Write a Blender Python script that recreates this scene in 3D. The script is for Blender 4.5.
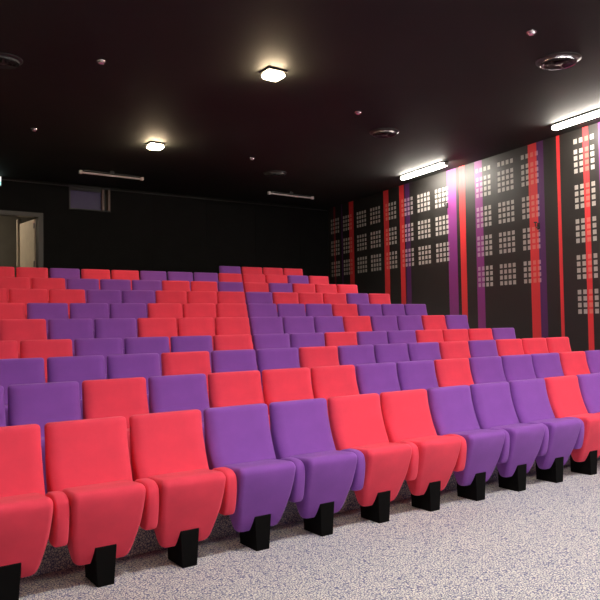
import bpy, bmesh, math, random
from mathutils import Vector, Matrix
random.seed(7)
C = bpy.context.scene.collection
for o in list(bpy.data.objects):
    bpy.data.objects.remove(o)

# ---------------------------------------------------------------- camera, world, exposure
F_PX, CAM_H, YAW, PITCH, ROLL = 710.13, 1.5477, 0.60354, 0.033021, -0.016355
fw = Vector((math.sin(YAW)*math.cos(PITCH), math.cos(YAW)*math.cos(PITCH), math.sin(PITCH)))
rt0 = Vector((math.cos(YAW), -math.sin(YAW), 0)); up0 = rt0.cross(fw)
rt = rt0*math.cos(ROLL) + up0*math.sin(ROLL); up = up0*math.cos(ROLL) - rt0*math.sin(ROLL)
cd = bpy.data.cameras.new('camera'); cam = bpy.data.objects.new('camera', cd); C.objects.link(cam)
cd.sensor_width = 36; cd.sensor_fit = 'HORIZONTAL'; cd.lens = 36*F_PX/600; cd.clip_start = .05; cd.clip_end = 100
m = Matrix((rt, up, -fw)).transposed().to_4x4(); m.translation = (0, 0, CAM_H); cam.matrix_world = m
sc = bpy.context.scene; sc.camera = cam
wd = bpy.data.worlds.new('world'); sc.world = wd; wd.use_nodes = True
wd.node_tree.nodes['Background'].inputs[0].default_value = (.9, .85, .8, 1)
wd.node_tree.nodes['Background'].inputs[1].default_value = 0.0
sc.view_settings.view_transform = 'Standard'; sc.view_settings.look = 'None'
sc.view_settings.gamma = 1; sc.view_settings.use_curve_mapping = False
sc.view_settings.exposure = 0.25
L_FRONT, L_BULK, L_WALL, L_CORR = 300, 125, 105, 34      # lamp diffuser strengths

# ---------------------------------------------------------------- room measures
ZC = 4.70                       # ceiling
YB = 15.6                       # back wall
X0, PITCH_X = 1.186, .55        # seat column origin
Y1, DY = 4.531, 1.0006          # first row, row depth
ZTOP = [.963, 1.127, 1.28, 1.423, 1.649, 1.87, 2.106, 2.337, 2.578, 2.816]
TIER = [0] + [z-.953 for z in ZTOP[1:]]
WA = math.radians(8.3575)       # right wall flare
W00 = Vector((9.4522, 0, 0)); WD = Vector((math.sin(WA), math.cos(WA), 0)); WN = Vector((math.cos(WA), -math.sin(WA), 0))
def wallp(t, z, d=0): return W00 + WD*t + Vector((0, 0, z)) - WN*d
XL, YF = -5.0, -4.0

# ---------------------------------------------------------------- materials
def mat(name, col, rough=.6, spec=.5, sheen=0, noise=None, bump=None, emit=None, metal=0):
    m = bpy.data.materials.new(name); m.use_nodes = True; nt = m.node_tree; b = nt.nodes['Principled BSDF']
    b.inputs['Base Color'].default_value = (*col, 1); b.inputs['Roughness'].default_value = rough
    b.inputs['Specular IOR Level'].default_value = spec; b.inputs['Metallic'].default_value = metal
    if sheen:
        b.inputs['Sheen Weight'].default_value = sheen; b.inputs['Sheen Roughness'].default_value = .5
        b.inputs['Sheen Tint'].default_value = (*[min(1, c*.6+.4) for c in col], 1)
    tc = nt.nodes.new('ShaderNodeTexCoord')
    if noise:
        sc_, amt = noise
        n = nt.nodes.new('ShaderNodeTexNoise'); n.inputs['Scale'].default_value = sc_; n.inputs['Detail'].default_value = 4
        nt.links.new(tc.outputs['Object'], n.inputs['Vector'])
        r = nt.nodes.new('ShaderNodeMapRange'); r.inputs[3].default_value = 1-amt; r.inputs[4].default_value = 1+amt
        r.inputs[1].default_value = .3; r.inputs[2].default_value = .7
        nt.links.new(n.outputs['Fac'], r.inputs[0])
        v = nt.nodes.new('ShaderNodeVectorMath'); v.operation = 'SCALE'; v.inputs[0].default_value = col
        nt.links.new(r.outputs[0], v.inputs['Scale']); nt.links.new(v.outputs[0], b.inputs['Base Color'])
    if bump:
        n = nt.nodes.new('ShaderNodeTexNoise'); n.inputs['Scale'].default_value = bump[0]; n.inputs['Detail'].default_value = 2
        nt.links.new(tc.outputs['Object'], n.inputs['Vector'])
        bp = nt.nodes.new('ShaderNodeBump'); bp.inputs['Strength'].default_value = bump[1]; bp.inputs['Distance'].default_value = .002
        nt.links.new(n.outputs['Fac'], bp.inputs['Height']); nt.links.new(bp.outputs[0], b.inputs['Normal'])
    if emit:
        b.inputs['Emission Color'].default_value = (*emit[0], 1); b.inputs['Emission Strength'].default_value = emit[1]
    return m
M = {
 'red':    mat('red_fabric', (.84, .058, .102), .88, .2, .25, (6, .06), (900, .25)),
 'purple': mat('purple_fabric', (.245, .075, .39), .88, .2, .25, (6, .06), (900, .25)),
 'pedestal': mat('black_steel', (.0025, .0022, .002), .7, .1, bump=(400, .1)),
 'ceiling': mat('black_ceiling_paint', (.0155, .0170, .0150), .75, .3, noise=(1.2, .12)),
 'black_wall': mat('black_wall_cloth', (.006, .0058, .0055), .85, .15, noise=(3, .15)),
 'panel_black': mat('black_printed_panel', (.019, .017, .015), .54, .7),
 'w_red': mat('red_print', (.82, .040, .045), .54, .7),
 'w_purple': mat('purple_print', (.26, .035, .23), .54, .7),
 'w_dpurple': mat('dark_purple_print', (.10, .022, .13), .54, .7),
 'w_dred': mat('dark_red_print', (.28, .02, .03), .54, .7),
 'sq': mat('pale_print', (.48, .46, .42), .54, .7),
 'sq_red': mat('pale_print_over_red', (.85, .20, .16), .54, .7),
 'sq_purple': mat('pale_print_over_purple', (.50, .30, .46), .54, .7),
 'dark_metal': mat('dark_metal', (.02, .02, .02), .4, .5),
 'grey_metal': mat('grey_metal', (.32, .29, .27), .35, .5, metal=.3),
 'chrome': mat('polished_metal', (.75, .72, .74), .18, .5, metal=1),
 'tube_off': mat('unlit_tube', (.62, .55, .54), .4, .5),
 'door': mat('cream_door_paint', (.80, .70, .56), .5, .4, noise=(5, .06)),
 'door_frame': mat('grey_door_frame', (.07, .065, .06), .5, .4),
 'corr': mat('corridor_paint', (.16, .15, .13), .8, .2, noise=(4, .06)),
 'glass_p': mat('booth_glass_reflection', (.045, .026, .10), .25, .5),  # violet is the seats' reflection, put into the pane's base colour
 'win_frame': mat('brown_window_frame', (.16, .11, .09), .5, .4),
 'trim': mat('grey_trim', (.03, .029, .03), .6, .3),
 'front_emit': mat('front_lamp_diffuser', (.9, .9, .9), .5, .3, emit=((1, .93, .89), L_FRONT)),
 'front_fill': mat('added_fill_diffuser', (.9, .9, .9), .5, .3, emit=((1, .93, .89), L_FRONT*.45)),  # for the unseen lamps added as fill on the seat fronts
 'bulk_emit': mat('ceiling_lamp_diffuser', (.9, .9, .9), .5, .3, emit=((1, .76, .48), L_BULK)),
 'wall_emit': mat('linear_lamp_diffuser', (.9, .9, .9), .5, .3, emit=((1, .92, .80), L_WALL)),
 'corr_emit': mat('corridor_lamp_diffuser', (.9, .9, .9), .5, .3, emit=((1, .82, .6), L_CORR)),
 'exit': mat('exit_sign_face', (.2, .6, .55), .5, .3, emit=((.35, .8, .75), 1.0)),
 'exit_w': mat('exit_sign_white', (.8, .8, .8), .5, .3, emit=((.9, 1, .95), 1.2)),
}
def carpet():
    m = bpy.data.materials.new('fleck_carpet'); m.use_nodes = True; nt = m.node_tree; b = nt.nodes['Principled BSDF']
    N = nt.nodes.new; K = nt.links.new
    tc = N('ShaderNodeTexCoord')
    nz = N('ShaderNodeTexNoise'); nz.inputs['Scale'].default_value = 14; K(tc.outputs['Object'], nz.inputs['Vector'])
    mx = N('ShaderNodeVectorMath'); mx.operation = 'MULTIPLY_ADD'; mx.inputs[1].default_value = (.03, .03, .03)
    K(nz.outputs['Color'], mx.inputs[0]); K(tc.outputs['Object'], mx.inputs[2])
    vo = N('ShaderNodeTexVoronoi'); vo.feature = 'DISTANCE_TO_EDGE'; vo.inputs['Scale'].default_value = 60
    K(mx.outputs[0], vo.inputs['Vector'])
    r = N('ShaderNodeMapRange'); r.inputs[1].default_value = .045; r.inputs[2].default_value = .17; K(vo.outputs['Distance'], r.inputs[0])
    c = N('ShaderNodeMix'); c.data_type = 'RGBA'
    c.inputs[6].default_value = (.15, .155, .27, 1); c.inputs[7].default_value = (.74, .71, .64, 1)
    K(r.outputs[0], c.inputs[0]); K(c.outputs[2], b.inputs['Base Color'])
    b.inputs['Roughness'].default_value = .95; b.inputs['Specular IOR Level'].default_value = .1
    bp = N('ShaderNodeBump'); bp.inputs['Strength'].default_value = .4; bp.inputs['Distance'].default_value = .003
    K(r.outputs[0], bp.inputs['Height']); K(bp.outputs[0], b.inputs['Normal'])
    return m
M['carpet'] = carpet()

# ---------------------------------------------------------------- helpers
def link(name, bm, m, parent=None, smooth=False, angle=None):
    bmesh.ops.recalc_face_normals(bm, faces=bm.faces)
    me = bpy.data.meshes.new(name); bm.to_mesh(me); bm.free()
    for x in (m if isinstance(m, (list, tuple)) else [m]): me.materials.append(x)
    o = bpy.data.objects.new(name, me); C.objects.link(o)
    if smooth or angle:
        for p in me.polygons: p.use_smooth = True
        if angle: me.set_sharp_from_angle(angle=math.radians(angle))
    if parent: o.parent = parent
    return o
def box(bm, a, b, mi=0):
    x0, y0, z0 = a; x1, y1, z1 = b
    v = [bm.verts.new(p) for p in ((x0,y0,z0),(x1,y0,z0),(x1,y1,z0),(x0,y1,z0),(x0,y0,z1),(x1,y0,z1),(x1,y1,z1),(x0,y1,z1))]
    for f in ((0,3,2,1),(4,5,6,7),(0,1,5,4),(1,2,6,5),(2,3,7,6),(3,0,4,7)):
        fc = bm.faces.new([v[i] for i in f]); fc.material_index = mi
    return v
def loft(bm, rings):
    R = [[bm.verts.new(p) for p in r] for r in rings]; n = len(R[0])
    for a, b in zip(R, R[1:]):
        for i in range(n): bm.faces.new((a[i], a[(i+1) % n], b[(i+1) % n], b[i]))
    bm.faces.new(R[0][::-1]); bm.faces.new(R[-1]); return R
def bev(bm, w, seg=2):
    bmesh.ops.bevel(bm, geom=list(bm.edges), offset=w, segments=seg, profile=.6, affect='EDGES')
def tube(bm, pts, r, n=10):
    rings = []
    for i, p in enumerate(pts):
        p = Vector(p); t = (Vector(pts[min(i+1, len(pts)-1)])-Vector(pts[max(i-1, 0)])).normalized()
        a = t.orthogonal().normalized(); b = t.cross(a)
        rings.append([p + a*r*math.cos(2*math.pi*k/n) + b*r*math.sin(2*math.pi*k/n) for k in range(n)])
    loft(bm, rings)
def disc_lathe(bm, prof, n=40):      # profile of (radius, z) revolved about the z axis
    rings = [[(r*math.cos(2*math.pi*k/n), r*math.sin(2*math.pi*k/n), z) for k in range(n)] for r, z in prof]
    loft(bm, rings)
def ring_lathe(bm, prof, n=40):      # closed profile
    R = [[bm.verts.new((r*math.cos(2*math.pi*k/n), r*math.sin(2*math.pi*k/n), z)) for k in range(n)] for r, z in prof]
    for j in range(len(R)):
        a, b = R[j], R[(j+1) % len(R)]
        for i in range(n): bm.faces.new((a[i], a[(i+1) % n], b[(i+1) % n], b[i]))
def empty(name, loc, label, cat, group=None, rz=0):
    o = bpy.data.objects.new(name, None); C.objects.link(o); o.location = loc; o.rotation_euler.z = rz
    o.empty_display_size = .1; o['label'] = label; o['category'] = cat
    if group: o['group'] = group
    return o
def struct(name, bm, m, parent=None, **k):
    o = link(name, bm, m, parent, **k)
    if not parent: o['kind'] = 'structure'
    return o

# ---------------------------------------------------------------- the shell
bm = bmesh.new()                                       # stepped floor: one profile swept across the room
prof = [(YF-.2, -.2), (YF-.2, 0)]
z = 0
for k in range(1, 10):
    y = Y1 + (k-1)*DY + .12
    prof += [(y, TIER[k-1]), (y, TIER[k]-.012), (y-.012, TIER[k])]
prof += [(YB+.2, TIER[9]), (YB+.2, -.2)]
XR = 12.2
a = [bm.verts.new((XL-.2, y, z)) for y, z in prof]; b = [bm.verts.new((XR, y, z)) for y, z in prof]
for i in range(len(prof)): j = (i+1) % len(prof); bm.faces.new((a[i], a[j], b[j], b[i]))
bm.faces.new(a); bm.faces.new(b[::-1])
struct('floor', bm, M['carpet'])
bm = bmesh.new(); box(bm, (XL-.2, YF-.2, ZC), (XR, YB+.2, ZC+.2)); struct('ceiling', bm, M['ceiling'])
bm = bmesh.new(); box(bm, (XL-.2, YF-.2, 0), (XL, YB+.2, ZC)); struct('wall_left', bm, M['black_wall'])
bm = bmesh.new(); box(bm, (XL, YF-.2, 0), (XR, YF, ZC)); struct('wall_front', bm, M['black_wall'])
# back wall with a door opening and a booth window opening
DX0, DX1, DZ = 3.02, 4.02, 3.94
WX0, WX1, WZ0, WZ1 = 4.66, 5.57, 4.15, 4.66
bm = bmesh.new()
FZ = TIER[9]
for a, b in (((XL, YB, 0), (DX0, YB+.15, ZC)), ((DX0, YB, 0), (DX1, YB+.15, FZ-.2)), ((DX0, YB, DZ), (DX1, YB+.15, ZC)),
             ((DX1, YB, 0), (WX0, YB+.15, ZC)), ((WX0, YB, 0), (WX1, YB+.15, WZ0)), ((WX0, YB, WZ1), (WX1, YB+.15, ZC)),
             ((WX1, YB, 0), (XR, YB+.15, ZC))):
    box(bm, a, b)
struct('wall_back', bm, M['black_wall'])
bm = bmesh.new(); box(bm, (XL, YB-.02, ZC-.065), (11.7, YB, ZC-.045)); struct('trim_1', bm, M['trim'])
# vertical joint battens of the back wall cladding
for i, x in enumerate((6.6, 8.0, 9.4, 10.8)):
    bm = bmesh.new(); box(bm, (x, YB-.006, FZ), (x+.02, YB, ZC-.07)); struct('trim_%d' % (i+2), bm, M['black_wall'])

# right wall: printed panels; every stripe and square is a face region of the one wall surface
stripes = [(15.37, 15.46, 'w_dred'), (14.98, 15.05, 'w_dpurple'), (14.40, 14.63, 'w_dred2'), (12.76, 12.98, 'w_red'), (12.12, 12.31, 'w_red'),
           (11.90, 12.08, 'w_dpurple'), (10.25, 10.545, 'w_purple'), (9.97, 10.15, 'w_red'), (9.445, 9.665, 'w_purple'),
           (8.0, 8.21, 'w_red'), (7.84, 8.0, 'w_dpurple'), (7.467, 7.54, 'w_red'), (6.857, 6.97, 'w_red'), (6.42, 6.655, 'w_purple'),
           (5.3, 5.5, 'w_red'), (4.5, 4.58, 'w_red'), (3.7, 3.95, 'w_purple')]
M['w_dred2'] = M['w_red']
blocks = []
for t, n in ((10.49, 1), (11.13, 1), (11.76, 1), (12.43, 1), (13.12, 1), (13.77, 1), (14.48, 1), (15.15, 1), (9.19, 2), (8.57, 2), (7.945, 2),
             (6.725, 3), (6.1, 3), (5.47, 3), (4.2, 3), (3.6, 3)):
    w_ = .49 if n == 1 else .46
    tops = [4.385, 3.79, 3.22] + ([2.62] if n > 1 else []) + ([2.045] if n > 2 else [])
    blocks.append((t, w_, tops, n))
sq_rects = []
for t, w_, tops, n in blocks:
    p = w_/4; s = p*.64
    for top in tops:
        for i in range(4):
            for j in range(4):
                h = .43/4; sh = h*.69
                sq_rects.append((t+i*p+(p-s)/2, t+i*p+(p+s)/2, top-j*h-sh-(h-sh)/2, top-j*h-(h-sh)/2))
    if n > 1:
        for i in range(4): sq_rects.append((t+i*p+(p-s)/2, t+i*p+(p+s)/2, 4.465, 4.465+.082))
ts = sorted(set([-4.05, 16.0] + [round(v, 4) for s in stripes for v in s[:2]] + [round(v, 4) for s in sq_rects for v in s[:2]]))
zs = sorted(set([0, ZC] + [round(v, 4) for s in sq_rects for v in s[2:]]))
wm = ['panel_black', 'w_red', 'w_purple', 'w_dpurple', 'w_dred', 'sq', 'sq_red', 'sq_purple']
def cellmat(t, z):
    base = 'panel_black'
    for a, b, mm in stripes:
        if a < t < b: base = 'w_red' if mm == 'w_dred2' else mm
    for r in near:
        if r[2] < z < r[3]: return 'sq_red' if base in ('w_red', 'w_dred') else 'sq_purple' if base in ('w_purple', 'w_dpurple') else 'sq'
    return base
bm = bmesh.new()
grid = [[bm.verts.new(wallp(t, z)) for z in zs] for t in ts]
for i in range(len(ts)-1):
    tm = (ts[i]+ts[i+1])/2; near = [r for r in sq_rects if r[0] < tm < r[1]]
    for j in range(len(zs)-1):
        f = bm.faces.new((grid[i][j], grid[i+1][j], grid[i+1][j+1], grid[i][j+1]))
        f.material_index = wm.index(cellmat(tm, (zs[j]+zs[j+1])/2))
bk = [bm.verts.new(wallp(t, z, -.15)) for t, z in ((ts[0], 0), (ts[-1], 0), (ts[-1], ZC), (ts[0], ZC))]
f = bm.faces.new(bk)
def strip(vs, a, b): bm.faces.new(vs + [b, a])
strip([g[0] for g in grid], bk[0], bk[1]); strip([g[-1] for g in grid], bk[3], bk[2])
strip(grid[0], bk[0], bk[3]); strip(grid[-1], bk[1], bk[2])
struct('wall_right', bm, [M[k] for k in wm])

# door with frame and leaf standing open into the corridor
d = bpy.data.objects.new('door_1', None); C.objects.link(d); d.location = ((DX0+DX1)/2, YB, FZ); d['kind'] = 'structure'
bm = bmesh.new()
cx_ = (DX0+DX1)/2
box(bm, (DX0-.06-cx_, -.03, 0), (DX0+.03-cx_, .18, DZ-FZ+.06)); box(bm, (DX1-.03-cx_, -.03, 0), (DX1+.07-cx_, .18, DZ-FZ+.06))
box(bm, (DX0+.03-cx_, -.03, DZ-FZ-.03), (DX1-.03-cx_, .18, DZ-FZ+.06))
link('door_frame', bm, M['door_frame'], d)
ang = math.radians(96.0)
def leafp(s, off, z):   # s along the leaf from the hinge, off across
    hx, hy = DX1-.015-cx_, .19
    ux, uy = -math.cos(math.radians(84)) , math.sin(math.radians(84))
    return Vector((hx+ux*s - uy*off*1.0, hy+uy*s + ux*off*1.0, z))
bm = bmesh.new(); H_ = DZ-FZ-.05
vs = [bm.verts.new(leafp(s, o, z)) for z in (.01, H_) for s, o in ((0, 0), (.9, 0), (.9, .045), (0, .045))]
for f in ((0,1,2,3),(4,5,6,7),(0,1,5,4),(1,2,6,5),(2,3,7,6),(3,0,4,7)): bm.faces.new([vs[i] for i in f])
bev(bm, .003, 1); leaf = link('door_leaf', bm, M['door'], d)
bm = bmesh.new(); tube(bm, [leafp(.82, .045, 1.0), leafp(.82, .10, 1.0), leafp(.80, .105, 1.0), leafp(.69, .105, 1.0)], .011)
link('door_handle', bm, M['grey_metal'], leaf, smooth=True)
for zz in (.25, 1.0, H_-.2):
    bm = bmesh.new(); tube(bm, [leafp(.0, .055, zz), leafp(.0, .055, zz+.12)], .014); link('hinge', bm, M['grey_metal'], leaf, smooth=True)
# corridor behind the door
bm = bmesh.new()
box(bm, (1.0, YB+2.9, FZ-.2), (5.6, YB+3.0, 4.6))
struct('wall_corridor_back', bm, M['corr'])
bm = bmesh.new(); box(bm, (5.0, YB+.16, FZ), (5.1, YB+2.9, 4.6)); struct('wall_corridor_right', bm, M['corr'])
bm = bmesh.new(); box(bm, (1.0, YB+.16, FZ), (1.1, YB+2.9, 4.6)); struct('wall_corridor_left', bm, M['corr'])
bm = bmesh.new(); box(bm, (1.0, YB+.2, FZ-.2), (5.1, YB+2.9, FZ)); struct('floor_corridor', bm, M['corr'])
bm = bmesh.new(); box(bm, (1.0, YB+.15, 4.6), (5.1, YB+2.9, 4.65)); struct('ceiling_corridor', bm, M['black_wall'])
bm = bmesh.new(); box(bm, (3.86, YB+1.28, FZ), (3.94, YB+1.36, 4.02)); struct('trim_6', bm, M['door'])

# booth window high in the back wall
w = bpy.data.objects.new('window_1', None); C.objects.link(w); w.location = ((WX0+WX1)/2, YB, WZ0); w['kind'] = 'structure'
wc = (WX0+WX1)/2; hh = WZ1-WZ0; hw = (WX1-WX0)/2
bm = bmesh.new()
box(bm, (-hw-.015, -.015, -.015), (hw+.015, .12, .012)); box(bm, (-hw-.015, -.015, hh-.012), (hw+.015, .12, hh+.012))
box(bm, (-hw-.015, -.015, .012), (-hw+.015, .12, hh-.012)); link('window_frame', bm, M['trim'], w)
bm = bmesh.new(); box(bm, (hw-.05, -.02, .012), (hw, .12, hh-.012)); box(bm, (hw-.185, -.01, .012), (hw-.135, .12, hh-.012)); link('window_jamb', bm, M['win_frame'], w)
bm = bmesh.new(); box(bm, (-hw+.015, .06, .012), (hw-.185, .075, hh-.012)); link('pane', bm, M['glass_p'], w)
bm = bmesh.new(); box(bm, (-hw+.015, .03, hh-.09), (hw-.185, .055, hh-.012)); link('blind_box', bm, M['dark_metal'], w)
bm = bmesh.new(); box(bm, (hw-.135, .10, .012), (hw-.05, .12, hh-.012)); link('shutter', bm, M['dark_metal'], w)

# ---------------------------------------------------------------- seats
def spline(pts, n):
    P = [Vector(p) for p in pts]; P = [P[0]*2-P[1]] + P + [P[-1]*2-P[-2]]; out = []
    segs = len(P)-3
    for i in range(n+1):
        u = min(i*segs/n, segs-1e-6); k = int(u); t = u-k; a, b, c, d_ = P[k:k+4]
        out.append(.5*((2*b)+(c-a)*t+(2*a-5*b+4*c-d_)*t*t+(3*b-a-3*c+d_)*t**3))
    return out
def sup(th, n):
    c, s = math.cos(th), math.sin(th)
    return (math.copysign(abs(c)**(2/n), c), math.copysign(abs(s)**(2/n), s))
SEG = 36
def rrect(hw, y0, y1, r, z, n=9, rx=None):      # rounded rectangle ring in the x-y plane at height z
    r = min(r, hw*.98, (y1-y0)/2*.98); ring = []; fx = rx or r      # fx: how far the front corners wrap round
    for cx, cy, a0, q in ((hw-r, y1-r, 0, r), (-hw+r, y1-r, 90, r), (-hw+fx, y0+r, 180, fx), (hw-fx, y0+r, 270, fx)):
        for k in range(n):
            a = math.radians(a0+90*k/(n-1)); ring.append((cx+q*math.cos(a), cy+r*math.sin(a), z))
    return ring
def interp(tab, z):
    for (z0, v0), (z1, v1) in zip(tab, tab[1:]):
        if z0 <= z <= z1: return v0+(v1-v0)*(z-z0)/(z1-z0)
    return tab[-1][1] if z > tab[-1][0] else tab[0][1]
def backrest_mesh():
    bm = bmesh.new(); rings = []
    fr = [(p.y, p.x) for p in spline([(-.18, .49), (-.150, .55), (-.124, .60), (-.096, .66), (-.073, .72), (-.052, .79), (-.036, .86), (-.018, .963)], 40)]
    bk = [(.49, .035), (.6, .05), (.8, .062), (.963, .070)]; hwt = [(.49, .254), (.60, .259), (.72, .262), (.97, .262)]
    H = .954; r = .025
    zs_ = [.49, .492, .498, .508] + [.508+(H-r-.508)*i/24 for i in range(1, 24)] + [H-r, H-.013, H-.007, H-.003, H-.0005]
    for z in zs_:
        e = min(z-.49, H-z); k = math.sqrt(max(0, 1-(1-min(e/r, 1))**2)); ins = r*(1-k)
        rings.append(rrect(interp(hwt, z)-ins*1.1, interp(fr, z)+ins, interp(bk, z)-ins, .052, z, rx=.085))
    loft(bm, rings); return bm
def seat_mesh():
    bm = bmesh.new(); rings = []
    yft = [(p.y, p.x) for p in spline([(-.270, .13), (-.296, .17), (-.323, .23), (-.360, .32), (-.393, .41), (-.418, .49), (-.430, .55), (-.432, .597)], 40)]
    hwt = [(.13, .150), (.145, .165), (.175, .176), (.21, .184), (.25, .193), (.35, .212), (.48, .221), (.607, .224)]
    zs_ = [.130, .132, .138, .148] + [.148+(.548-.148)*i/16 for i in range(1, 17)] + [.562, .574, .584, .591, .5955, .597]
    for z in zs_:
        r0, r1 = .012, .048
        e0, e1 = z-.13, .597-z
        i0 = r0*(1-math.sqrt(max(0, 1-(1-min(e0/r0, 1))**2))); i1 = r1*(1-math.sqrt(max(0, 1-(1-min(e1/r1, 1))**2)))
        rings.append(rrect(interp(hwt, z)-i0*.5-i1*.6, interp(yft, z)+i0+i1, interp([(.13, -.195), (.30, -.155), (.597, -.125)], z)-i0-i1*.2, .034, z))
    loft(bm, rings)
    for q in bm.verts:                       # the top falls a little towards the backrest
        if q.co.z > .45: q.co.z -= (.004 + .022*min(1, max(0, (q.co.y+.40)/.28)))*min(1, (q.co.z-.45)/.10)
    return bm
def temp(name, bm):
    bmesh.ops.recalc_face_normals(bm, faces=bm.faces)
    me = bpy.data.meshes.new(name); bm.to_mesh(me); bm.free(); o = bpy.data.objects.new(name, me); C.objects.link(o); return o
ts_ = temp('t1', seat_mesh())
bm = bmesh.new()
vs = [bm.verts.new(p) for y in (-.6, 0) for p in ((-.088, y, .05), (.082, y, .05), (.068, y, .238), (-.066, y, .238))]
for f in ((0,1,2,3),(7,6,5,4),(0,4,5,1),(1,5,6,2),(2,6,7,3),(3,7,4,0)): bm.faces.new([vs[i] for i in f])
tc_ = temp('t2', bm)
md = ts_.modifiers.new('b', 'BOOLEAN'); md.operation = 'DIFFERENCE'; md.object = tc_; md.solver = 'EXACT'
dg = bpy.context.evaluated_depsgraph_get(); seat_me = bpy.data.meshes.new_from_object(ts_.evaluated_get(dg))
for t_ in (ts_, tc_): bpy.data.objects.remove(t_)
bm = bmesh.new(); bm.from_mesh(seat_me); bmesh.ops.remove_doubles(bm, verts=bm.verts, dist=1e-4)
notch = bm
def arm_mesh():
    prof = spline([(-.158, .50), (-.158, .555), (-.185, .578), (-.27, .590), (-.34, .583), (-.383, .555), (-.395, .50), (-.388, .42), (-.372, .34), (-.350, .297), (-.31, .288), (-.25, .295), (-.19, .35), (-.162, .43), (-.158, .50)], 44)[:-1]
    cy = sum(p.x for p in prof)/len(prof); cz = sum(p.y for p in prof)/len(prof)
    bm = bmesh.new(); rings = []
    for x, ins in ((-.038, .024), (-.036, .013), (-.031, .005), (-.021, 0), (.028, 0), (.038, .005), (.043, .013), (.045, .024)):
        ring = []
        for i, p in enumerate(prof):
            t = prof[(i+1) % len(prof)]-prof[i-1]; nr = Vector((t.y, -t.x)).normalized()
            if nr.dot(p-Vector((cy, cz))) < 0: nr = -nr
            q = p-nr*ins; ring.append((x, q.x, q.y))
        rings.append(ring)
    loft(bm, rings); return bm
def pedestal_mesh():
    bm = bmesh.new()
    st = [(0, .052, -.322, -.095), (.232, .0655, -.328, -.095), (.30, .0655, -.28, -.09), (.40, .060, -.22, -.06), (.56, .055, -.14, .0)]
    rings = [[(-h, a, z), (h, a, z), (h, b, z), (-h, b, z)] for z, h, a, b in st]
    loft(bm, rings); bev(bm, .003, 1); return bm
GROUP = 'tip-up cinema seats of the auditorium'
def make_seat(colour):
    m = M[colour]
    root = empty('cinema_seat', (0, 0, 0), '', 'seat', GROUP)
    link('backrest', backrest_mesh(), m, root, angle=60)
    o = link('seat', notch.copy(), m, root, angle=38)
    o = link('armrest', arm_mesh(), m, root, angle=60); o.location = (.275, 0, -.004)
    bm = bmesh.new(); box(bm, (-.10, -.26, .40), (-.02, -.21, .44)); bev(bm, .003, 1)
    link('armrest_bracket', bm, M['pedestal'], o)
    p = link('pedestal', pedestal_mesh(), M['pedestal'], root); p['label'] = 'black steel pedestal'
    return root
protos = {'red': make_seat('red'), 'purple': make_seat('purple')}
used = {'red': False, 'purple': False}
def copy_tree(o, parent=None):
    c = o.copy(); C.objects.link(c)
    if parent: c.parent = parent
    for ch in o.children: copy_tree(ch, c)
    return c
# row number: (column of the first seat, colours of the seats from there to the right-hand end)
ROWS = {}
ROWS[1] = (-2, 'R' + 'RRRPPRRPPPRP' + 'R')      # columns -2..11
ROWS[2] = (-2, 'R' + 'PPRPRRRPPRPPPRP' + 'R')   # columns -2..14
ROWS[3] = (-1, 'R' + 'P' + 'PPRPPRPPPRPRRR')
ROWS[4] = (-1, 'P' + 'R' + 'RPPPRPPRPPRRRP')
ROWS[5] = (0, 'P' + 'R' + 'PPRRRPPPRPPRP')
ROWS[6] = (0, 'R' + 'R' + 'PPPRRRPPPRPPP')
ROWS[7] = (0, 'P' + 'R' + 'RRPPRRRPRRRPR')
ROWS[8] = (1, 'P' + 'R' + 'RPPPRRPRPRRR')
ROWS[9] = (1, 'R' + 'R' + 'RPRRPPPRRRPR')
ROWS[10] = (11, 'PRRR')
ORD = ['', 'first', 'second', 'third', 'fourth', 'fifth', 'sixth', 'seventh', 'eighth', 'ninth', 'tenth', 'eleventh', 'twelfth', 'thirteenth', 'fourteenth', 'fifteenth', 'sixteenth', 'seventeenth', 'eighteenth']
RN = {1: 'front row', 2: 'second row from the front', 3: 'third row from the front', 4: 'fourth row from the front', 5: 'fifth row from the front',
      6: 'sixth row from the front', 7: 'seventh row from the front', 8: 'third row from the back', 9: 'long row before the last', 10: 'short last row'}
for row, (c0, cols) in ROWS.items():
    n = len(cols)
    for i, ch in enumerate(cols):
        col = c0+i; colour = 'red' if ch == 'R' else 'purple'
        if not used[colour]: o = protos[colour]; used[colour] = True
        else: o = copy_tree(protos[colour])
        o.location = (X0 + PITCH_X*(col+.5), Y1+(row-1)*DY, TIER[row-1])
        rn, k = RN[row], n-i
        if row <= 2 and i == 0: lab = '%s tip-up seat, %s, just past the left edge of the photo' % (colour, rn)
        elif row <= 2 and k == 1: lab = '%s tip-up seat, %s, just past the right edge of the photo' % (colour, rn)
        elif row <= 2: lab = '%s tip-up seat, %s, %s from the left edge' % (colour, rn, ORD[i])
        elif k == 1: lab = '%s tip-up seat, %s, at its right-hand end' % (colour, rn)
        else: lab = '%s tip-up seat, %s, %s from its right-hand end' % (colour, rn, ORD[k])
        o['label'] = lab

# ---------------------------------------------------------------- unseen white screen added behind the viewer to bounce light onto the seats
root = empty('bounce_screen', (2.5, YF+.05, .9), 'large white added bounce screen on the wall the seats face, behind the viewer', 'screen')
bm = bmesh.new(); box(bm, (-4.5, .03, .08), (4.5, .05, 3.4)); link('screen_cloth', bm, mat('white_screen', (.7, .7, .7), .9, .1), root)
bm = bmesh.new()
for a, b in (((-4.6, 0, 0), (4.6, .07, .08)), ((-4.6, 0, 3.4), (4.6, .07, 3.48)), ((-4.6, 0, .08), (-4.5, .07, 3.4)), ((4.5, 0, .08), (4.6, .07, 3.4))): box(bm, a, b)
link('screen_border', bm, M['dark_metal'], root)

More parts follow.
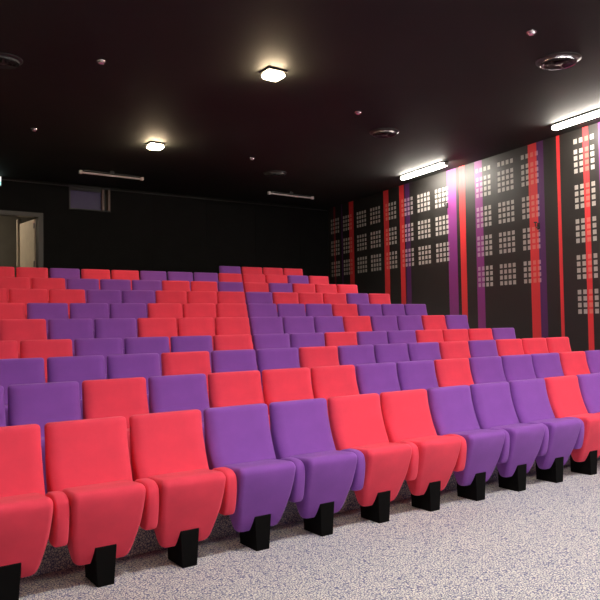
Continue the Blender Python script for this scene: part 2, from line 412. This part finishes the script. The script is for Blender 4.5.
# ---------------------------------------------------------------- lamps
def linear_lamp(t, d, lit_len, emit, label):
    # box luminaire under the ceiling, parallel to the patterned wall
    p = wallp(t, 0, d); root = empty('linear_ceiling_lamp', (p.x, p.y, ZC), label, 'lamp', 'linear lamps beside the patterned wall', -WA)
    h = lit_len/2
    bm = bmesh.new()
    for y in (-h*.6, h*.6): box(bm, (-.02, y-.03, -.008), (.02, y+.03, 0))
    box(bm, (-.078, -h, -.022), (.078, h, -.008)); link('mounting_rail', bm, M['pedestal'], root)
    bm = bmesh.new(); box(bm, (-.055, -h, -.085), (.055, h, -.0225)); bmesh.ops.bevel(bm, geom=list(bm.edges), offset=.018, segments=3, affect='EDGES')
    link('diffuser', bm, M[emit], root, angle=40)
    for s in (-1, 1):
        bm = bmesh.new(); box(bm, (-.05, s*(h+.004)-.01, -.085), (.05, s*(h+.004)+.01, -.02)); bev(bm, .004, 1); link('end_cap', bm, M['grey_metal'], root)
    return root
linear_lamp(10.57, .58, 1.50, 'wall_emit', 'long lit white ceiling lamp farther along the patterned right wall')
linear_lamp(6.29, .56, 1.50, 'wall_emit', 'long lit white ceiling lamp at the right edge, nearest the viewer')
linear_lamp(2.0, .56, 1.50, 'wall_emit', 'long lit white ceiling lamp beside the viewer, outside the photo')
def bulkhead(x, y, sx, sy, emit, label, rz=0):
    root = empty('ceiling_lamp', (x, y, ZC), label, 'lamp', 'square ceiling lamps over the seats', rz)
    bm = bmesh.new(); box(bm, (-sx/2-.016, -sy/2-.016, -.027), (sx/2+.016, sy/2+.016, -.018)); box(bm, (-.05, -.05, -.018), (.05, .05, 0)); link('lamp_base', bm, M['pedestal'], root)
    bm = bmesh.new(); box(bm, (-sx/2, -sy/2, -.095), (sx/2, sy/2, -.0275)); bmesh.ops.bevel(bm, geom=list(bm.edges), offset=.02, segments=3, affect='EDGES')
    link('diffuser', bm, M[emit], root, angle=40)
bulkhead(4.73, 7.37, .23, .20, 'bulk_emit', 'lit square ceiling lamp hanging over the middle rows, the nearer one')
bulkhead(4.89, 11.42, .24, .20, 'bulk_emit', 'lit square ceiling lamp farther back, toward the door wall')
for x, y in ((2.2, 1.9), (5.2, 1.9), (8.2, 1.9), (2.2, -1.6), (5.2, -1.6), (8.2, -1.6)):
    bulkhead(x, y, .42, .24, 'front_emit' if y > 0 else 'front_fill',
             'lit ceiling lamp over the open floor before the front row, outside the photo' if y > 0 else 'added dim fill lamp behind the viewer near the bounce screen, outside the photo')  # the row behind the viewer is added as fill light
bulkhead(-1.2, 7.32, .23, .20, 'bulk_emit', 'added square ceiling lamp over the left-hand seats, outside the photo')  # unseen lamp, added to light the left side
bulkhead(.6, 9.3, .24, .20, 'bulk_emit', 'added square ceiling lamp over the rear left seats, outside the photo')  # unseen lamp, added to brighten the mid-left rows
bm = bmesh.new(); box(bm, (2.2, YB+1.5, 4.52), (2.8, YB+1.8, 4.6)); r_ = link('corridor_lamp', bm, M['corr_emit'])
r_['label'] = 'small lamp on the ceiling of the corridor behind the open door'; r_['category'] = 'lamp'

def unlit(x, y, L, label):
    root = empty('unlit_tube_lamp', (x, y, ZC), label, 'lamp', 'unlit tube lamps before the back wall', math.radians(1.5))
    bm = bmesh.new(); box(bm, (-L/2+.05, -.028, -.06), (L/2-.05, .028, -.045)); box(bm, (-.04, -.02, -.045), (.04, .02, 0)); link('mounting_rail', bm, M['dark_metal'], root)
    bm = bmesh.new(); tube(bm, [(-L/2+.03, 0, -.095), (L/2-.03, 0, -.095)], .02, 14); link('tube', bm, M['tube_off'], root, angle=40)
    for s in (-1, 1):
        bm = bmesh.new(); box(bm, (s*L/2-.03, -.032, -.125), (s*L/2+.03, .032, -.055)); bev(bm, .006, 1); link('end_cap', bm, M['tube_off'], root)
unlit(5.02, 13.93, 1.29, 'thin unlit grey tube lamp above the booth window')
unlit(9.45, 14.01, 1.27, 'thin unlit grey tube lamp near the far right corner of the ceiling')

def spot(x, y, label):
    root = empty('recessed_spotlight', (x, y, ZC), label, 'spotlight', 'small recessed spotlights in the ceiling')
    bm = bmesh.new(); ring_lathe(bm, [(.040, -.001), (.058, -.001), (.058, -.006), (.050, -.014), (.042, -.012)], 28); link('trim_ring', bm, M['chrome'], root, angle=50)
    bm = bmesh.new(); disc_lathe(bm, [(.0400, -.001), (.0395, -.022), (.030, -.034), (.012, -.040)], 28); link('bulb', bm, M['chrome'], root, angle=50)
spot(2.82, 8.17, 'small silver ceiling spotlight in the upper left, nearest the photo edge')
spot(2.90, 11.57, 'small silver ceiling spotlight above the open door side, left of the lit lamp')
spot(6.49, 4.86, 'small silver ceiling spotlight beside the large round vent, upper right')
spot(6.74, 8.16, 'small silver ceiling spotlight beside the smaller round vent, centre right')
spot(6.88, 11.51, 'dim small silver ceiling spotlight farthest back, above the middle of the rows')

def vent(x, y, R, label, rim='chrome'):
    root = empty('round_ceiling_vent', (x, y, ZC), label, 'vent', 'round air vents in the ceiling')
    bm = bmesh.new(); disc_lathe(bm, [(R*1.22, 0), (R*1.22, -.012), (R*1.16, -.02), (R*.6, -.02)], 48); link('mounting_plate', bm, M['dark_metal'], root, angle=40)
    bm = bmesh.new(); ring_lathe(bm, [(R*.965, -.02), (R, -.02), (R, -.045), (R*.99, -.05), (R*.97, -.045)], 56); link('rim', bm, M[rim], root, angle=50)
    for rr in (.72, .46):
        bm = bmesh.new(); ring_lathe(bm, [(R*rr, -.03), (R*(rr+.14), -.05), (R*(rr+.14), -.055), (R*rr, -.035)], 48); link('louvre_ring', bm, M['dark_metal'], root, angle=50)
    bm = bmesh.new(); disc_lathe(bm, [(R*.26, -.02), (R*.26, -.05), (R*.2, -.058)], 32); link('hub', bm, M['dark_metal'], root, angle=40)
    for k in range(3):
        a = math.radians(20+120*k); bm = bmesh.new(); n_ = Vector((-math.sin(a), math.cos(a), 0))*.012; d0 = Vector((math.cos(a), math.sin(a), 0))
        A = [d0*R*.25-n_, d0*R*.96-n_, d0*R*.96+n_, d0*R*.25+n_]
        vs = [bm.verts.new((p.x, p.y, z)) for z in (-.052, -.04) for p in A]
        for f in ((0,1,2,3),(7,6,5,4),(0,4,5,1),(1,5,6,2),(2,6,7,3),(3,7,4,0)): bm.faces.new([vs[i] for i in f])
        link('spoke', bm, M['dark_metal'], root)
M['rim_mid'] = mat('grey_rim', (.22, .2, .2), .3, .5, metal=1)  # rim in a darker grey metal
M['rim_dim'] = mat('dull_rim', (.05, .05, .05), .5, .4)
vent(7.47, 5.22, .215, 'large round ceiling vent with a bright rim, upper right')
vent(7.82, 8.80, .20, 'round ceiling vent halfway back, left of the lit wall lamp', 'rim_mid')
vent(7.98, 12.42, .20, 'dark round ceiling vent farthest back, barely visible', 'rim_dim')
vent(1.84, 8.72, .18, 'dark round ceiling vent cut by the left edge of the photo', 'rim_dim')

# exit sign above the door
root = empty('exit_sign', (2.995, YB, 4.50), 'small lit pale green and white sign box above the open door', 'sign')
bm = bmesh.new(); box(bm, (-.25, -.05, 0), (.25, 0, .2)); bev(bm, .004, 1); link('sign_box', bm, M['grey_metal'], root)
bm = bmesh.new(); box(bm, (-.24, -.054, .095), (.24, -.05, .19)); link('white_panel', bm, M['exit_w'], root)
bm = bmesh.new(); box(bm, (-.24, -.054, .01), (.24, -.05, .09)); link('green_panel', bm, M['exit'], root)

# empty loudspeaker brackets on the patterned wall
def bracket(t, z, label):
    p = wallp(t, z); root = empty('wall_bracket', p, label, 'bracket', 'small dark brackets on the patterned wall', -WA)
    bm = bmesh.new(); box(bm, (-.012, -.03, -.06), (0, .03, .06)); bev(bm, .003, 1); link('wall_plate', bm, M['dark_metal'], root)
    bm = bmesh.new(); tube(bm, [(-.01, 0, -.02), (-.06, 0, -.03), (-.11, -.03, .0), (-.13, -.05, .05)], .009); link('arm', bm, M['dark_metal'], root, smooth=True)
    bm = bmesh.new(); box(bm, (-.15, -.075, .045), (-.11, -.03, .065)); bev(bm, .003, 1); link('clamp', bm, M['dark_metal'], root)
bracket(7.99, 3.2, 'small dark bracket on the widest red stripe of the patterned wall')
bracket(10.54, 3.97, 'small dark bracket on the edge of the magenta stripe, below the lit lamp')
